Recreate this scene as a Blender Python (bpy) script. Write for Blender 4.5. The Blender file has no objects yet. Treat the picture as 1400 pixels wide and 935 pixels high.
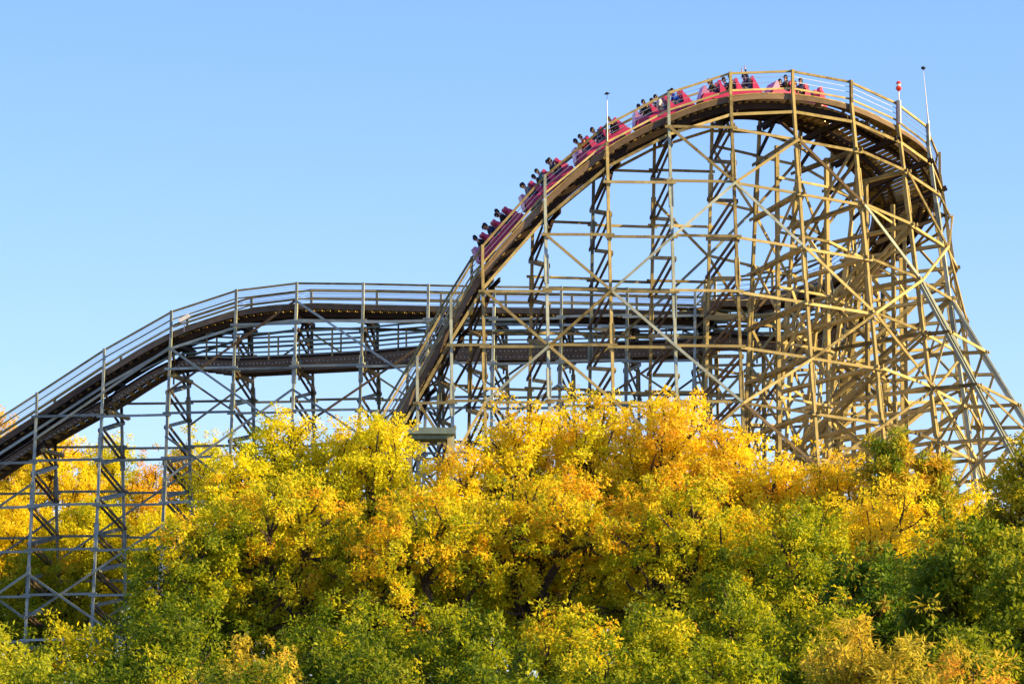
import bpy, bmesh, math, random
import numpy as np
from mathutils import Vector, Matrix
R = math.radians
SC = bpy.context.scene
COL = SC.collection

# ------------------------------------------------------------------ camera, sky, sun, exposure
F, CX, CY = 5870.0, 700.0, 467.5
CAMZ, PITCH = 1.6, math.atan((1200 - 467.5) / 5870.0)
cam = bpy.data.cameras.new('camera'); camo = bpy.data.objects.new('camera', cam); COL.objects.link(camo)
cam.sensor_width = 36; cam.lens = F / 1400 * 36; cam.clip_end = 6000; cam.clip_start = 1
camo.location = (0, 0, CAMZ); camo.rotation_euler = (math.pi / 2 + PITCH, 0, 0)
SC.camera = camo
SUN_AZ, SUN_EL = R(-11), R(25)          # direction towards the sun: angle from +X, elevation
world = bpy.data.worlds.new('World'); SC.world = world; world.use_nodes = True
wn = world.node_tree; bg = wn.nodes['Background']
sky = wn.nodes.new('ShaderNodeTexSky'); sky.sky_type = 'NISHITA'; sky.sun_disc = False
sky.sun_elevation = SUN_EL; sky.sun_rotation = math.pi / 2 - SUN_AZ
sky.air_density = 1.0; sky.dust_density = 0.15; sky.ozone_density = 3.5; sky.altitude = 300
hs = wn.nodes.new('ShaderNodeHueSaturation'); hs.inputs['Saturation'].default_value = 1.14
tint = wn.nodes.new('ShaderNodeMix'); tint.data_type = 'RGBA'; tint.blend_type = 'MULTIPLY'; tint.inputs[0].default_value = 1
tint.inputs[7].default_value = (1.01, 0.885, 1.03, 1)
wn.links.new(sky.outputs[0], hs.inputs['Color']); wn.links.new(hs.outputs[0], tint.inputs[6]); wn.links.new(tint.outputs[2], bg.inputs[0])
bg.inputs[1].default_value = 0.099
sd = bpy.data.lights.new('sun', 'SUN'); sd.energy = 5.0; sd.angle = R(0.5); sd.color = (1.0, 0.72, 0.27)
so = bpy.data.objects.new('sun', sd); COL.objects.link(so)
sdir = Vector((math.cos(SUN_EL) * math.cos(SUN_AZ), math.cos(SUN_EL) * math.sin(SUN_AZ), math.sin(SUN_EL)))
so.rotation_euler = sdir.to_track_quat('Z', 'Y').to_euler(); so.location = (100, 0, 100)
SC.view_settings.view_transform = 'Standard'; SC.view_settings.look = 'None'
SC.view_settings.exposure = 1.28; SC.view_settings.gamma = 1
SC.render.engine = 'CYCLES'
SC.cycles.max_bounces = 6; SC.cycles.transparent_max_bounces = 4

cP, sP = math.cos(PITCH), math.sin(PITCH)
def P(px, py, Y):
    u = (px - CX) / F; v = (CY - py) / F
    d = Vector((u, cP - v * sP, sP + v * cP)); d *= Y / d.y
    return Vector((d.x, Y, d.z + CAMZ))
def proj(p):
    y, z = p[1], p[2] - CAMZ
    dep = y * cP + z * sP
    return CX + F * p[0] / dep, CY - F * (z * cP - y * sP) / dep
def ground_z(x, y):
    t = [(0, 0), (110, 0), (150, 2.0), (190, 5.5), (245, 10.5), (280, 13), (330, 13), (500, 4), (5000, 0)]
    ys = [a for a, b in t]; zs = [b for a, b in t]
    return float(np.interp(y, ys, zs)) + 0.4 * math.sin(x * 0.11 + y * 0.05)

# ------------------------------------------------------------------ materials
def new_mat(name, rough=0.8, spec=0.3):
    m = bpy.data.materials.new(name); m.use_nodes = True
    b = m.node_tree.nodes['Principled BSDF']
    b.inputs['Roughness'].default_value = rough; b.inputs['Specular IOR Level'].default_value = spec
    return m, m.node_tree, b
def ramp(nt, stops):
    r = nt.nodes.new('ShaderNodeValToRGB'); cr = r.color_ramp
    while len(cr.elements) < len(stops): cr.elements.new(0.5)
    for e, (p, c) in zip(cr.elements, stops): e.position = p; e.color = (*c, 1)
    return r
def plain(name, col, rough=0.6, metal=0.0, var=0.15, scale=3.0):
    m, nt, b = new_mat(name, rough)
    n = nt.nodes.new('ShaderNodeTexNoise'); n.inputs['Scale'].default_value = scale; n.inputs['Detail'].default_value = 4
    tc = nt.nodes.new('ShaderNodeTexCoord'); nt.links.new(tc.outputs['Object'], n.inputs['Vector'])
    r = ramp(nt, [(0.3, tuple(c * (1 - var) for c in col)), (0.7, tuple(min(1, c * (1 + var)) for c in col))])
    nt.links.new(n.outputs['Fac'], r.inputs[0]); nt.links.new(r.outputs[0], b.inputs['Base Color'])
    b.inputs['Metallic'].default_value = metal
    return m
def wood(name, a, c, rough=0.8):
    m, nt, b = new_mat(name, rough, 0.25)
    at = nt.nodes.new('ShaderNodeAttribute'); at.attribute_name = 'tone'
    tc = nt.nodes.new('ShaderNodeTexCoord')
    n = nt.nodes.new('ShaderNodeTexNoise'); n.inputs['Scale'].default_value = 1.6; n.inputs['Detail'].default_value = 5
    n.inputs['Roughness'].default_value = 0.7
    nt.links.new(tc.outputs['Object'], n.inputs['Vector'])
    mx = nt.nodes.new('ShaderNodeMath'); mx.operation = 'MULTIPLY_ADD'
    nt.links.new(n.outputs['Fac'], mx.inputs[0]); mx.inputs[1].default_value = 1.15
    ad = nt.nodes.new('ShaderNodeMath'); ad.operation = 'MULTIPLY_ADD'
    nt.links.new(at.outputs['Fac'], ad.inputs[0]); ad.inputs[1].default_value = 0.7; ad.inputs[2].default_value = -0.42
    nt.links.new(ad.outputs[0], mx.inputs[2])
    mid = tuple((p + q) / 2 for p, q in zip(a, c))
    r = ramp(nt, [(0.08, a), (0.4, tuple(m_*0.85 for m_ in mid)), (0.62, mid), (0.95, c)])
    nt.links.new(mx.outputs[0], r.inputs[0]); nt.links.new(r.outputs[0], b.inputs['Base Color'])
    return m
M = {}
M['timber'] = wood('weathered timber with sun yellow tint', (0.10, 0.08, 0.035), (0.64, 0.52, 0.23))  # yellow is partly warm sunlight mixed into the wood colour
M['timber_grey'] = wood('weathered timber with shade blue tint', (0.12, 0.145, 0.13), (0.46, 0.52, 0.47))  # weathered grey, with the left run's bluish shade partly put into the colour
M['timber_green'] = wood('treated green timber', (0.09, 0.14, 0.12), (0.28, 0.35, 0.30))
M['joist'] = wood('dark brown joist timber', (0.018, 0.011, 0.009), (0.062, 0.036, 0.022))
M['fascia'] = wood('grey brown fascia board', (0.08, 0.055, 0.04), (0.24, 0.17, 0.11))
M['deck'] = wood('deck planks', (0.14, 0.10, 0.04), (0.44, 0.33, 0.13))
M['brace_dark'] = wood('dark and shade toned brace boards', (0.07, 0.045, 0.03), (0.22, 0.16, 0.09))  # dark boards; also holds the painted shade of the zigzag braces
M['steel'] = plain('worn steel', (0.30, 0.30, 0.31), 0.4, 0.7)
M['bolt'] = plain('galvanised bolts', (0.42, 0.42, 0.4), 0.4, 0.3)
M['bark'] = plain('bark', (0.055, 0.042, 0.03), 0.9, 0, 0.4, 6)
M['car_red'] = plain('crimson car paint', (0.50, 0.035, 0.13), 0.35, 0, 0.08)
M['car_pink'] = plain('faded mauve cowl paint', (0.50, 0.22, 0.44), 0.4, 0, 0.1)  # cowl paler and more mauve than the crimson body
M['seat_red'] = plain('red seat padding', (0.55, 0.035, 0.14), 0.6, 0, 0.15)
M['black'] = plain('black rubber', (0.02, 0.02, 0.022), 0.6)
M['hair'] = plain('black hair', (0.012, 0.010, 0.010), 0.5, 0, 0.3, 20)
M['skin'] = plain('skin', (0.60, 0.36, 0.25), 0.5, 0, 0.06, 8)
M['white'] = plain('white lamp housing', (0.8, 0.8, 0.78), 0.4)
M['signal_red'] = plain('signal red', (0.75, 0.05, 0.03), 0.35)
def cloth():
    m, nt, b = new_mat('cloth', 0.85, 0.2)
    oi = nt.nodes.new('ShaderNodeObjectInfo')
    tc = nt.nodes.new('ShaderNodeTexCoord'); n = nt.nodes.new('ShaderNodeTexNoise'); n.inputs['Scale'].default_value = 9
    nt.links.new(tc.outputs['Object'], n.inputs['Vector'])
    r = ramp(nt, [(0.3, (0.75,) * 3), (0.7, (1.0,) * 3)]); nt.links.new(n.outputs['Fac'], r.inputs[0])
    mx = nt.nodes.new('ShaderNodeMix'); mx.data_type = 'RGBA'; mx.blend_type = 'MULTIPLY'; mx.inputs[0].default_value = 1
    nt.links.new(oi.outputs['Color'], mx.inputs[6]); nt.links.new(r.outputs[0], mx.inputs[7])
    nt.links.new(mx.outputs[2], b.inputs['Base Color']); return m
M['cloth'] = cloth()
def leafmat(name, stops, transl=0.52):
    m = bpy.data.materials.new(name); m.use_nodes = True; nt = m.node_tree
    b = nt.nodes['Principled BSDF']; b.inputs['Roughness'].default_value = 0.55; b.inputs['Specular IOR Level'].default_value = 0.25
    at = nt.nodes.new('ShaderNodeAttribute'); at.attribute_name = 'tone'
    r = ramp(nt, stops); nt.links.new(at.outputs['Fac'], r.inputs[0]); nt.links.new(r.outputs[0], b.inputs['Base Color'])
    t = nt.nodes.new('ShaderNodeBsdfTranslucent'); nt.links.new(r.outputs[0], t.inputs[0])
    mx = nt.nodes.new('ShaderNodeMixShader'); mx.inputs[0].default_value = transl
    nt.links.new(b.outputs[0], mx.inputs[1]); nt.links.new(t.outputs[0], mx.inputs[2])
    nt.links.new(mx.outputs[0], nt.nodes['Material Output'].inputs[0]); return m
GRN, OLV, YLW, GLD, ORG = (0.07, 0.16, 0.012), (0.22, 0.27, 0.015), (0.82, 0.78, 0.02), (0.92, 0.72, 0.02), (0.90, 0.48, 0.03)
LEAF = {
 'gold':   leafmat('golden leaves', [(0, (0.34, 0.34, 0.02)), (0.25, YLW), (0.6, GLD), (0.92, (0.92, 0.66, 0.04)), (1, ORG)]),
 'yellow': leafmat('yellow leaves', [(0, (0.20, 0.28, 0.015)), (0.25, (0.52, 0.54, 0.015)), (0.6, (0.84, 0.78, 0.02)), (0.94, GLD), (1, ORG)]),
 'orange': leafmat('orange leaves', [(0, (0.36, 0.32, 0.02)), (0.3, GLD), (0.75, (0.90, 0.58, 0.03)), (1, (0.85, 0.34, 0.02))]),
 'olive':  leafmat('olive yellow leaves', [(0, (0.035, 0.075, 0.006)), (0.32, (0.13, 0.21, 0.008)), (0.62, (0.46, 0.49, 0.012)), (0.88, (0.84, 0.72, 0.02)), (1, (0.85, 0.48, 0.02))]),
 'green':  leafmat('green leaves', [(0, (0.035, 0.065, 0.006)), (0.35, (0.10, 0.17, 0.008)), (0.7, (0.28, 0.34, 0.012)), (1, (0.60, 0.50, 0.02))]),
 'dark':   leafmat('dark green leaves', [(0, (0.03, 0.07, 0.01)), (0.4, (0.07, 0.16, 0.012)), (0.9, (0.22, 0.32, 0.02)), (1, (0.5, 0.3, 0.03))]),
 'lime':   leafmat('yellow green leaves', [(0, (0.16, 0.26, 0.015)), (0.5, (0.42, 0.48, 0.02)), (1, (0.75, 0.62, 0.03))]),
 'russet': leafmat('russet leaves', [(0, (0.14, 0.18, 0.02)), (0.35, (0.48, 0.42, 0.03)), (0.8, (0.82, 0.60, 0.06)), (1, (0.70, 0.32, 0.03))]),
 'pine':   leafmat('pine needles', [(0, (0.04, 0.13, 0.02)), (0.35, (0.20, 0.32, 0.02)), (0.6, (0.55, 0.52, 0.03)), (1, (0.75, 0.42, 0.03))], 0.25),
}

# ------------------------------------------------------------------ mesh helpers
rng = random.Random(5)
def tag(o, label=None, cat=None, group=None, kind=None):
    if label: o['label'] = label
    if cat: o['category'] = cat
    if group: o['group'] = group
    if kind: o['kind'] = kind
    return o
def empty(name, loc, label=None, cat=None, group=None, parent=None):
    o = bpy.data.objects.new(name, None); COL.objects.link(o); o.location = loc; o.empty_display_size = 0.3
    if parent: o.parent = parent
    return tag(o, label, cat, group)
class MB:
    def __init__(s): s.v = []; s.f = []; s.t = []; s.m = []; s.mi = 0; s.org = Vector((0, 0, 0))
    def hexa(s, c, tone=None):
        b = len(s.v); s.v += [tuple(Vector(p) - s.org) for p in c]
        s.f += [(b, b+3, b+2, b+1), (b+4, b+5, b+6, b+7), (b, b+1, b+5, b+4), (b+1, b+2, b+6, b+5), (b+2, b+3, b+7, b+6), (b+3, b, b+4, b+7)]
        t = rng.random() if tone is None else tone
        s.t += [t] * 6; s.m += [s.mi] * 6
    def beam(s, p, q, w, h, side=None, tone=None):
        """square timber from p to q; w is measured along `side`, h across it"""
        p, q = Vector(p), Vector(q); d = q - p
        if d.length < 1e-4: return
        d.normalize()
        sd_ = Vector(side) if side is not None else Vector((1, 0, 0))
        a = sd_ - d * sd_.dot(d)
        if a.length < 0.05: a = d.cross(Vector((0, 0, 1)))
        if a.length < 0.05: a = Vector((0, 1, 0))
        a.normalize(); b = d.cross(a); a = a * (w / 2); b = b * (h / 2)
        s.hexa([p-a-b, p+a-b, p+a+b, p-a+b, q-a-b, q+a-b, q+a+b, q-a+b], tone)
    def box(s, c, size, tone=None):
        x, y, z = c; a, b, d = size[0]/2, size[1]/2, size[2]/2
        s.hexa([(x-a,y-b,z-d),(x+a,y-b,z-d),(x+a,y+b,z-d),(x-a,y+b,z-d),(x-a,y-b,z+d),(x+a,y-b,z+d),(x+a,y+b,z+d),(x-a,y+b,z+d)], tone)
    def sweep(s, rings, tone=None, plank=0):
        """rings: list of closed cross-sections (lists of points)"""
        n = len(rings[0]); b0 = len(s.v); t = rng.random() if tone is None else tone
        for r in rings: s.v += [tuple(Vector(p) - s.org) for p in r]
        for i in range(len(rings) - 1):
            if plank and i % plank == 0: t = rng.random()
            for k in range(n):
                a = b0 + i*n + k; b = b0 + i*n + (k+1) % n
                s.f.append((a, b, b+n, a+n)); s.t.append(t); s.m.append(s.mi)
        s.f.append(tuple(b0 + k for k in reversed(range(n)))); s.t.append(t); s.m.append(s.mi)
        e = b0 + (len(rings)-1)*n
        s.f.append(tuple(e + k for k in range(n))); s.t.append(t); s.m.append(s.mi)
    def tube(s, pts, radii, n=6, tone=0.5):
        rings = []; up = Vector((0.13, 0.31, 0.94)).normalized()
        for i, p in enumerate(pts):
            p = Vector(p); d = (Vector(pts[min(i+1, len(pts)-1)]) - Vector(pts[max(i-1, 0)])).normalized()
            a = d.cross(up)
            if a.length < 0.1: a = d.cross(Vector((1, 0, 0)))
            a.normalize(); b = d.cross(a)
            rings.append([p + (a*math.cos(k*2*math.pi/n) + b*math.sin(k*2*math.pi/n)) * radii[i] for k in range(n)])
        s.sweep(rings, tone)
    def ellipsoid(s, c, r, seg=12, rings=8, tone=0.5):
        rr = []
        for i in range(rings+1):
            ph = math.pi * (0.03 + 0.94 * i / rings)
            rr.append([Vector((c[0]+r[0]*math.sin(ph)*math.cos(k*2*math.pi/seg), c[1]+r[1]*math.sin(ph)*math.sin(k*2*math.pi/seg), c[2]-r[2]*math.cos(ph))) for k in range(seg)])
        s.sweep(rr, tone)
    def build(s, name, mats, parent=None, loc=None, smooth=False):
        me = bpy.data.meshes.new(name); me.from_pydata(s.v, [], s.f)
        for m in (mats if isinstance(mats, (list, tuple)) else [mats]): me.materials.append(m)
        at = me.attributes.new('tone', 'FLOAT', 'FACE'); at.data.foreach_set('value', s.t)
        if any(s.m): me.polygons.foreach_set('material_index', s.m)
        if smooth: me.polygons.foreach_set('use_smooth', [True]*len(s.f))
        me.update()
        o = bpy.data.objects.new(name, me); COL.objects.link(o)
        if parent: o.parent = parent
        if loc is not None: o.location = loc
        return o

# ------------------------------------------------------------------ ground
g = MB()
xs = [-1500, -600, -200] + list(range(-120, 121, 12)) + [200, 600, 1500]
ys = [-60, 0, 60, 100] + list(range(112, 340, 9)) + [400, 500, 800, 1500, 3000, 5000]
for y in ys:
    for x in xs: g.v.append((x, y, ground_z(x, y)))
nx = len(xs)
for j in range(len(ys)-1):
    for i in range(nx-1): g.f.append((j*nx+i, j*nx+i+1, (j+1)*nx+i+1, (j+1)*nx+i)); g.t.append(0.5); g.m.append(0)
mg, nt, b = new_mat('leaf litter ground', 0.95)
n = nt.nodes.new('ShaderNodeTexNoise'); n.inputs['Scale'].default_value = 0.8; n.inputs['Detail'].default_value = 8
tc = nt.nodes.new('ShaderNodeTexCoord'); nt.links.new(tc.outputs['Object'], n.inputs['Vector'])
r = ramp(nt, [(0.35, (0.05, 0.07, 0.02)), (0.55, (0.12, 0.09, 0.04)), (0.7, (0.25, 0.17, 0.04))])
nt.links.new(n.outputs['Fac'], r.inputs[0]); nt.links.new(r.outputs[0], b.inputs['Base Color'])
tag(g.build('ground', mg, smooth=True), kind='structure')

# ------------------------------------------------------------------ the course of the track
W = 2.0                         # half width from the centre line to the edge of the walkway
def dirv(a): return Vector((math.cos(R(a)), math.sin(R(a)), 0))
def outn(a): return Vector((math.sin(R(a)), -math.cos(R(a)), 0))
class St: pass
stations = []
def station(edge, side, theta, bank, zone):
    s = St(); s.theta = theta; s.bank = bank; s.zone = zone
    s.c = edge - outn(theta) * side * W * math.cos(R(bank)) - Vector((0, 0, side * W * math.sin(R(bank))))
    return s
A = P(998, 131, 220.0)
# hill, left of the crest: heading 8 degrees away from the picture plane
left = []
d8 = dirv(8)
for k, (sp, py) in enumerate([(3.25, 158), (6.5, 202), (9.75, 272), (13.0, 368), (14.65, 438), (16.4, 520), (18.2, 600), (20.1, 662), (22.2, 700), (25, 715)]):
    p = A - d8 * sp; px, _ = proj(p); p = P(px, py, p.y); left.append(station(p, 1, 8, 0, 'hill'))
for s in reversed(left): stations.append(s)
stations.append(station(A.copy(), 1, 10, 1, 'hill'))
p = A.copy()
segs = [(14, 22, 128, 4), (27, 34, 142, 9), (41, 49, 170, 15), (57, 65, 200, 22), (73, 81, 238, 24)]
for hd, th, py, bk in segs:
    p = p + dirv(hd) * 3.43; px, _ = proj(p); p = P(px, py, p.y)
    stations.append(station(p, 1, th, bk, 'turn'))
z = p.z; zs = [z-1.0, z-2.1, z-3.1, z-4.0, z-4.6, z-5.0]
for hd, th, bk, zz in [(89, 97, 25, zs[0]), (105, 113, 25, zs[1]), (121, 129, 24, zs[2]), (137, 145, 20, zs[3]), (152, 159, 14, zs[4]), (165, 169, 8, zs[5])]:
    p = p + dirv(hd) * 3.43; p.z = zz
    stations.append(station(p.copy(), 1, th, bk, 'turn'))
endp = p.copy()
ne0 = endp - outn(171) * 2 * W      # near edge of the return run
mids = []
for px, py in [(950,425),(858,423),(768,421),(676,420),(586,418),(497,416),(406,415),(323,425),(234,454),(142,506),(50,566),(-40,624),(-130,682)]:
    best = None
    for t in np.arange(-6, 70, 0.02):
        q = ne0 + dirv(171) * float(t); zq = 34.0
        x_, _ = proj((q.x, q.y, zq))
        if abs(x_ - px) < 0.6: best = q; break
    if best is None: continue
    q = P(px, py, best.y); mids.append(station(q, -1, 171, 2, 'run'))
for s in mids: stations.append(s)
for i, s in enumerate(stations): s.i = i

def catmull(pts, n=8):
    out = []
    for i in range(len(pts)-1):
        p0 = pts[max(i-1, 0)]; p1 = pts[i]; p2 = pts[i+1]; p3 = pts[min(i+2, len(pts)-1)]
        for k in range(n):
            t = k/n
            out.append(0.5*((2*p1)+(-p0+p2)*t+(2*p0-5*p1+4*p2-p3)*t*t+(-p0+3*p1-3*p2+p3)*t**3))
    out.append(pts[-1]); return out
SUB = 8
def frames(sts, zoff=None):
    C = [s.c.copy() for s in sts]
    if zoff:
        for c, dz in zip(C, zoff): c.z += dz
    C = catmull([np.array(c) for c in C], SUB)
    B = catmull([np.array([s.bank]) for s in sts], SUB)
    fr = []
    for i, c in enumerate(C):
        t = Vector(C[min(i+1, len(C)-1)] - C[max(i-1, 0)]).normalized()
        nh = Vector((t.y, -t.x, 0)).normalized(); u0 = nh.cross(t)
        ph = R(float(B[i][0])); n_ = nh*math.cos(ph)+u0*math.sin(ph); u_ = u0*math.cos(ph)-nh*math.sin(ph)
        fr.append((Vector(c), t, n_, u_))
    return fr
FR = frames(stations)
def at(fr, n_, u_): c, t, n, u = fr; return c + n*n_ + u*u_
def strip(mb, fr, n0, n1, u0, u1, tone=None, plank=0):
    mb.sweep([[at(f, n0, u0), at(f, n0, u1), at(f, n1, u1), at(f, n1, u0)] for f in fr], tone, plank)
def edge(s, side, up=0.0, n=W):
    fr = FR[s.i * SUB]; return at(fr, side*n, 0) + Vector((0, 0, up))

# ------------------------------------------------------------------ upper track
trk = empty('coaster_track', stations[8].c, 'long wooden coaster track over the crest, round the high turn and down at left', 'coaster track')
org = trk.location.copy()
def mb(): m = MB(); m.org = org; return m
for s_ in (1, -1):
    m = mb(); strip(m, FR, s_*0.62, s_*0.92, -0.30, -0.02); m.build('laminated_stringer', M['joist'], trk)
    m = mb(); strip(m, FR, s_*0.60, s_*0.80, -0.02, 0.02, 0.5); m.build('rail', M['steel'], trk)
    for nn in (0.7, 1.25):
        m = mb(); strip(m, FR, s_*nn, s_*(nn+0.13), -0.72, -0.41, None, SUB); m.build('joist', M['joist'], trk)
    m = mb(); strip(m, FR, s_*1.15, s_*1.98, -0.06, 0.0, None, 1)
    m.mi = 1; strip(m, FR, s_*1.90, s_*2.0, -0.34, -0.08, None, SUB)
    # brackets carrying the walkway
    for i in range(0, len(FR), 4):
        f = FR[i]; m.beam(at(f, s_*1.0, -0.5), at(f, s_*1.95, -0.12), 0.1, 0.14, f[1])
    m.build('walkway', [M['deck'], M['fascia']], trk)
    # handrail: straight lengths from post to post
    hand = mb(); low = mb(); wires = mb()
    for a, b_ in zip(stations[:-1], stations[1:]):
        pa, pb = edge(a, s_), edge(b_, s_); side = outn(a.theta)
        z_ = Vector((0, 0, 1))
        hand.beam(pa+z_*1.17, pb+z_*1.17, 0.09, 0.12, side)
        low.beam(pa+z_*0.27, pb+z_*0.27, 0.06, 0.10, side)
        if a.zone == 'run' or stations.index(a) > 20:
            low.beam(pa+z_*0.72, pb+z_*0.72, 0.05, 0.08, side)
            wl = (0.42, 0.57, 0.87, 1.0)
        else: wl = (0.62, 0.9)
        for h in wl: wires.beam(pa+z_*h, pb+z_*h, 0.022, 0.022, side, 0.6)
    hr = hand.build('handrail', M['timber'], trk)
    low.build('guard_rail', M['timber'], hr); wires.build('wire', M['steel'], hr)
ties = mb()
acc = 0
for i in range(len(FR)-1):
    L = (FR[i+1][0]-FR[i][0]).length
    for k in range(max(1, round(L/0.55))):
        t = (k+0.5)/max(1, round(L/0.55)); f = FR[i]; c = f[0].lerp(FR[i+1][0], t)
        f2 = (c, f[1], f[2], f[3]); ties.beam(at(f2, -1.45, -0.355), at(f2, 1.45, -0.355), 0.2, 0.1, f[1])
ties.build('crosstie_deck', M['deck'], trk)

# ------------------------------------------------------------------ trestles
GIRT0, GP = P(746, 467, 215.5).z, 2.9
BAT = 1/7.5
def leg_point(top, nrm, z, bat=BAT): return top + nrm*((top.z - z)*bat) + Vector((0, 0, z-top.z))
ZOFF = {}
_tn = [s for s in stations if s.zone == 'turn']
for _s, _d in zip(_tn, [.45, .75, 1.5, 2.1, 2.8, 3.2, 3.5, 3.8, 4.0, 4.1, 4.1]): ZOFF[_s.i] = _d
def trestle(name, label, sts, pitch, z0, zig):
    c0 = sts[len(sts)//2].c
    root = empty(name, (c0.x, c0.y, ground_z(c0.x, c0.y)), label, 'coaster trestle', 'timber trestles of the roller coaster')
    O = root.location.copy()
    TM = M['timber_grey'] if name == 'run_trestle' else M['timber']  # left run gets the shade tinted timber, the others the sun tinted one
    def nb(): m = MB(); m.org = O; return m
    info = []; ZO = {}
    for s in sts:
        nrm = outn(s.theta); tan = dirv(s.theta)
        to = edge(s, 1, 0, 2.13); ti = edge(s, -1, 0, 2.13)
        gz = ground_z(s.c.x, s.c.y) - 0.3
        zo = ZOFF.get(s.i, 0.0)
        bent = empty('bent', (0, 0, 0), parent=root)
        lv = [z0 + k*pitch - zo for k in range(-12, 12)]
        legs = {}
        for nm, top, nn in (('outer', to, nrm), ('inner', ti, -nrm)):
            m = nb()
            h = 1.24
            m.beam(leg_point(top, nn, gz), top, 0.15, 0.19, tan)
            m.beam(top, top+Vector((0, 0, h)), 0.14, 0.15, tan)
            # lapped splices where the post timbers are joined
            zz = top.z - 3.0 - rng.random()*1.5; k = 0
            while zz > gz + 2:
                a = leg_point(top, nn, zz); b_ = leg_point(top, nn, zz-1.5)
                off = tan*0.095
                m.beam(a+off, b_+off, 0.045, 0.24, tan); m.beam(a-off, b_-off, 0.045, 0.24, tan)
                zz -= pitch*2 + rng.uniform(-0.3, 0.3)
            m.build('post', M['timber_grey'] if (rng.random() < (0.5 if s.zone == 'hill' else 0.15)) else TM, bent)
            legs[nm] = (top, nn)
        mid = None
        if s.zone == 'turn' and s.theta > 15:
            m = nb(); tm = (to+ti)/2 - Vector((0, 0, 2.3)); mid = tm
            m.beam(Vector((tm.x, tm.y, gz)), tm, 0.2, 0.2, tan); m.build('post', TM, bent)
        cap = nb(); f = FR[s.i*SUB]
        for o_ in (-0.17, 0.17):
            cap.beam(at(f, -2.14, -0.9)+tan*o_, at(f, 2.14, -0.9)+tan*o_, 0.08, 0.24, tan)
        # knees under the cap
        cap.beam(at(f, 0.3, -1.05), leg_point(to, nrm, to.z-2.3), 0.12, 0.16, tan)
        cap.beam(at(f, -0.3, -1.05), leg_point(ti, -nrm, ti.z-2.3), 0.12, 0.16, tan)
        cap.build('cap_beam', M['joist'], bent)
        led = nb(); br = nb()
        ztop = min(to.z, ti.z) - 1.6
        LO = lambda z, a=to, b=nrm: leg_point(a, b, z); LI = lambda z, a=ti, b=-nrm: leg_point(a, b, z)
        if zig:
            z = min(to.z, ti.z) - 1.5
            zp = 2.05; k = 0
            nearL, farL = (LI, LO) if s.zone == 'run' else (LO, LI)
            while z - zp > gz:
                for o_ in (-0.16, 0.16):
                    br.beam(nearL(z)+tan*o_, farL(z-zp*0.55)+tan*o_, 0.07, 0.17, tan)
                led.beam(farL(z-zp*0.55)+tan*0.15, nearL(z-zp)+tan*0.15, 0.07, 0.2, tan)
                if k % 2 == 0: led.beam(farL(z-zp*0.55)-tan*0.15, nearL(z-zp)-tan*0.15, 0.07, 0.2, tan)
                z -= zp; k += 1
        else:
            for k, z in enumerate(lv):
                if gz+0.5 < z < ztop:
                    for o_ in (-0.16, 0.16):
                        led.beam(LO(z)+tan*o_+nrm*0.35+Vector((0, 0, .1)), LI(z-0.5)+tan*o_-nrm*0.35, 0.06, 0.16, tan)
                if gz < z-2*pitch+0.5 and z < ztop and k % 2 == (s.i % 2):
                    zb = max(gz, z-1.75*pitch)
                    for o_ in (-0.24, 0.24):
                        br.beam(LO(z)+tan*o_, LI(zb)+tan*o_, 0.06, 0.17, tan)
                if mid is not None and gz < z-pitch+0.5 and z < ztop-2 and k % 2 == (s.i+1) % 2:
                    br.beam(LI(z)+tan*0.05, Vector((mid.x, mid.y, max(gz, z-pitch))), 0.07, 0.2, tan)
        led.build('ledger', TM, bent); br.build('brace', M['brace_dark'] if zig else TM, bent)  # zigzag braces coloured darker to stand for their shaded undersides
        rk = None
        if s.zone == 'turn' and 40 < s.theta < 140:
            zr = to.z - 8.2; slope = 0.60
            a = LO(zr)
            rk = (a, slope, nrm); m = nb()
            end = a + nrm*((a.z-gz)*slope) + Vector((0, 0, gz-a.z))
            for o_ in (-0.13, 0.13): m.beam(a+tan*o_, end+tan*o_, 0.07, 0.17, tan)
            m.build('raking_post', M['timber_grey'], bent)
            m = nb(); k = 0
            for z in lv:
                if gz+0.5 < z < zr-1.0:
                    rp = a + nrm*((a.z-z)*slope) + Vector((0, 0, z-a.z))
                    for o_ in (-0.2, 0.2): m.beam(LO(z)-nrm*0.2+tan*o_, rp+nrm*0.3+tan*o_, 0.06, 0.15, tan)
                    if z-pitch > gz:
                        m.beam(LO(z-pitch), rp, 0.06, 0.14, tan)
                    k += 1
            m.build('raking_ledger', TM, bent)
        info.append((s, LO, LI, to, ti, gz, rk, mid))
    # lengthwise girts: one per level and face
    klo = -12
    def chain(fn, tops, gzs, z, off, w=0.08, h=0.14, nm='girt', mat='timber'):
        m = nb(); any_ = False
        for j in range(len(info)-1):
            za = z - ZOFF.get(info[j][0].i, 0); zb = z - ZOFF.get(info[j+1][0].i, 0)
            if tops[j] > za+0.2 and tops[j+1] > zb+0.2 and gzs[j] < za-0.2 and gzs[j+1] < zb-0.2:
                a, b_ = fn(j, za), fn(j+1, zb); sd_ = outn(info[j][0].theta)
                ext = (b_-a).normalized()*0.25; lift = Vector((0, 0, 0.11 if j % 2 else -0.05))*0.6
                m.beam(a+off(j)-ext+lift, b_+off(j+1)+ext+lift, w, h, sd_); any_ = True
        if any_: m.build(nm, TM, root)
    gzs = [i_[5] for i_ in info]
    to_ = [i_[3].z for i_ in info]; ti_ = [i_[4].z for i_ in info]
    oo = lambda j: outn(info[j][0].theta)*0.18
    oi = lambda j: -outn(info[j][0].theta)*0.18
    for k in range(-12, 12):
        z = z0 + k*pitch
        chain(lambda j, z: info[j][1](z), to_, gzs, z, oo)
        zf = z - (pitch*0.5 if zig else 0)
        chain(lambda j, z: info[j][2](z), ti_, gzs, zf, oi)
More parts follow.
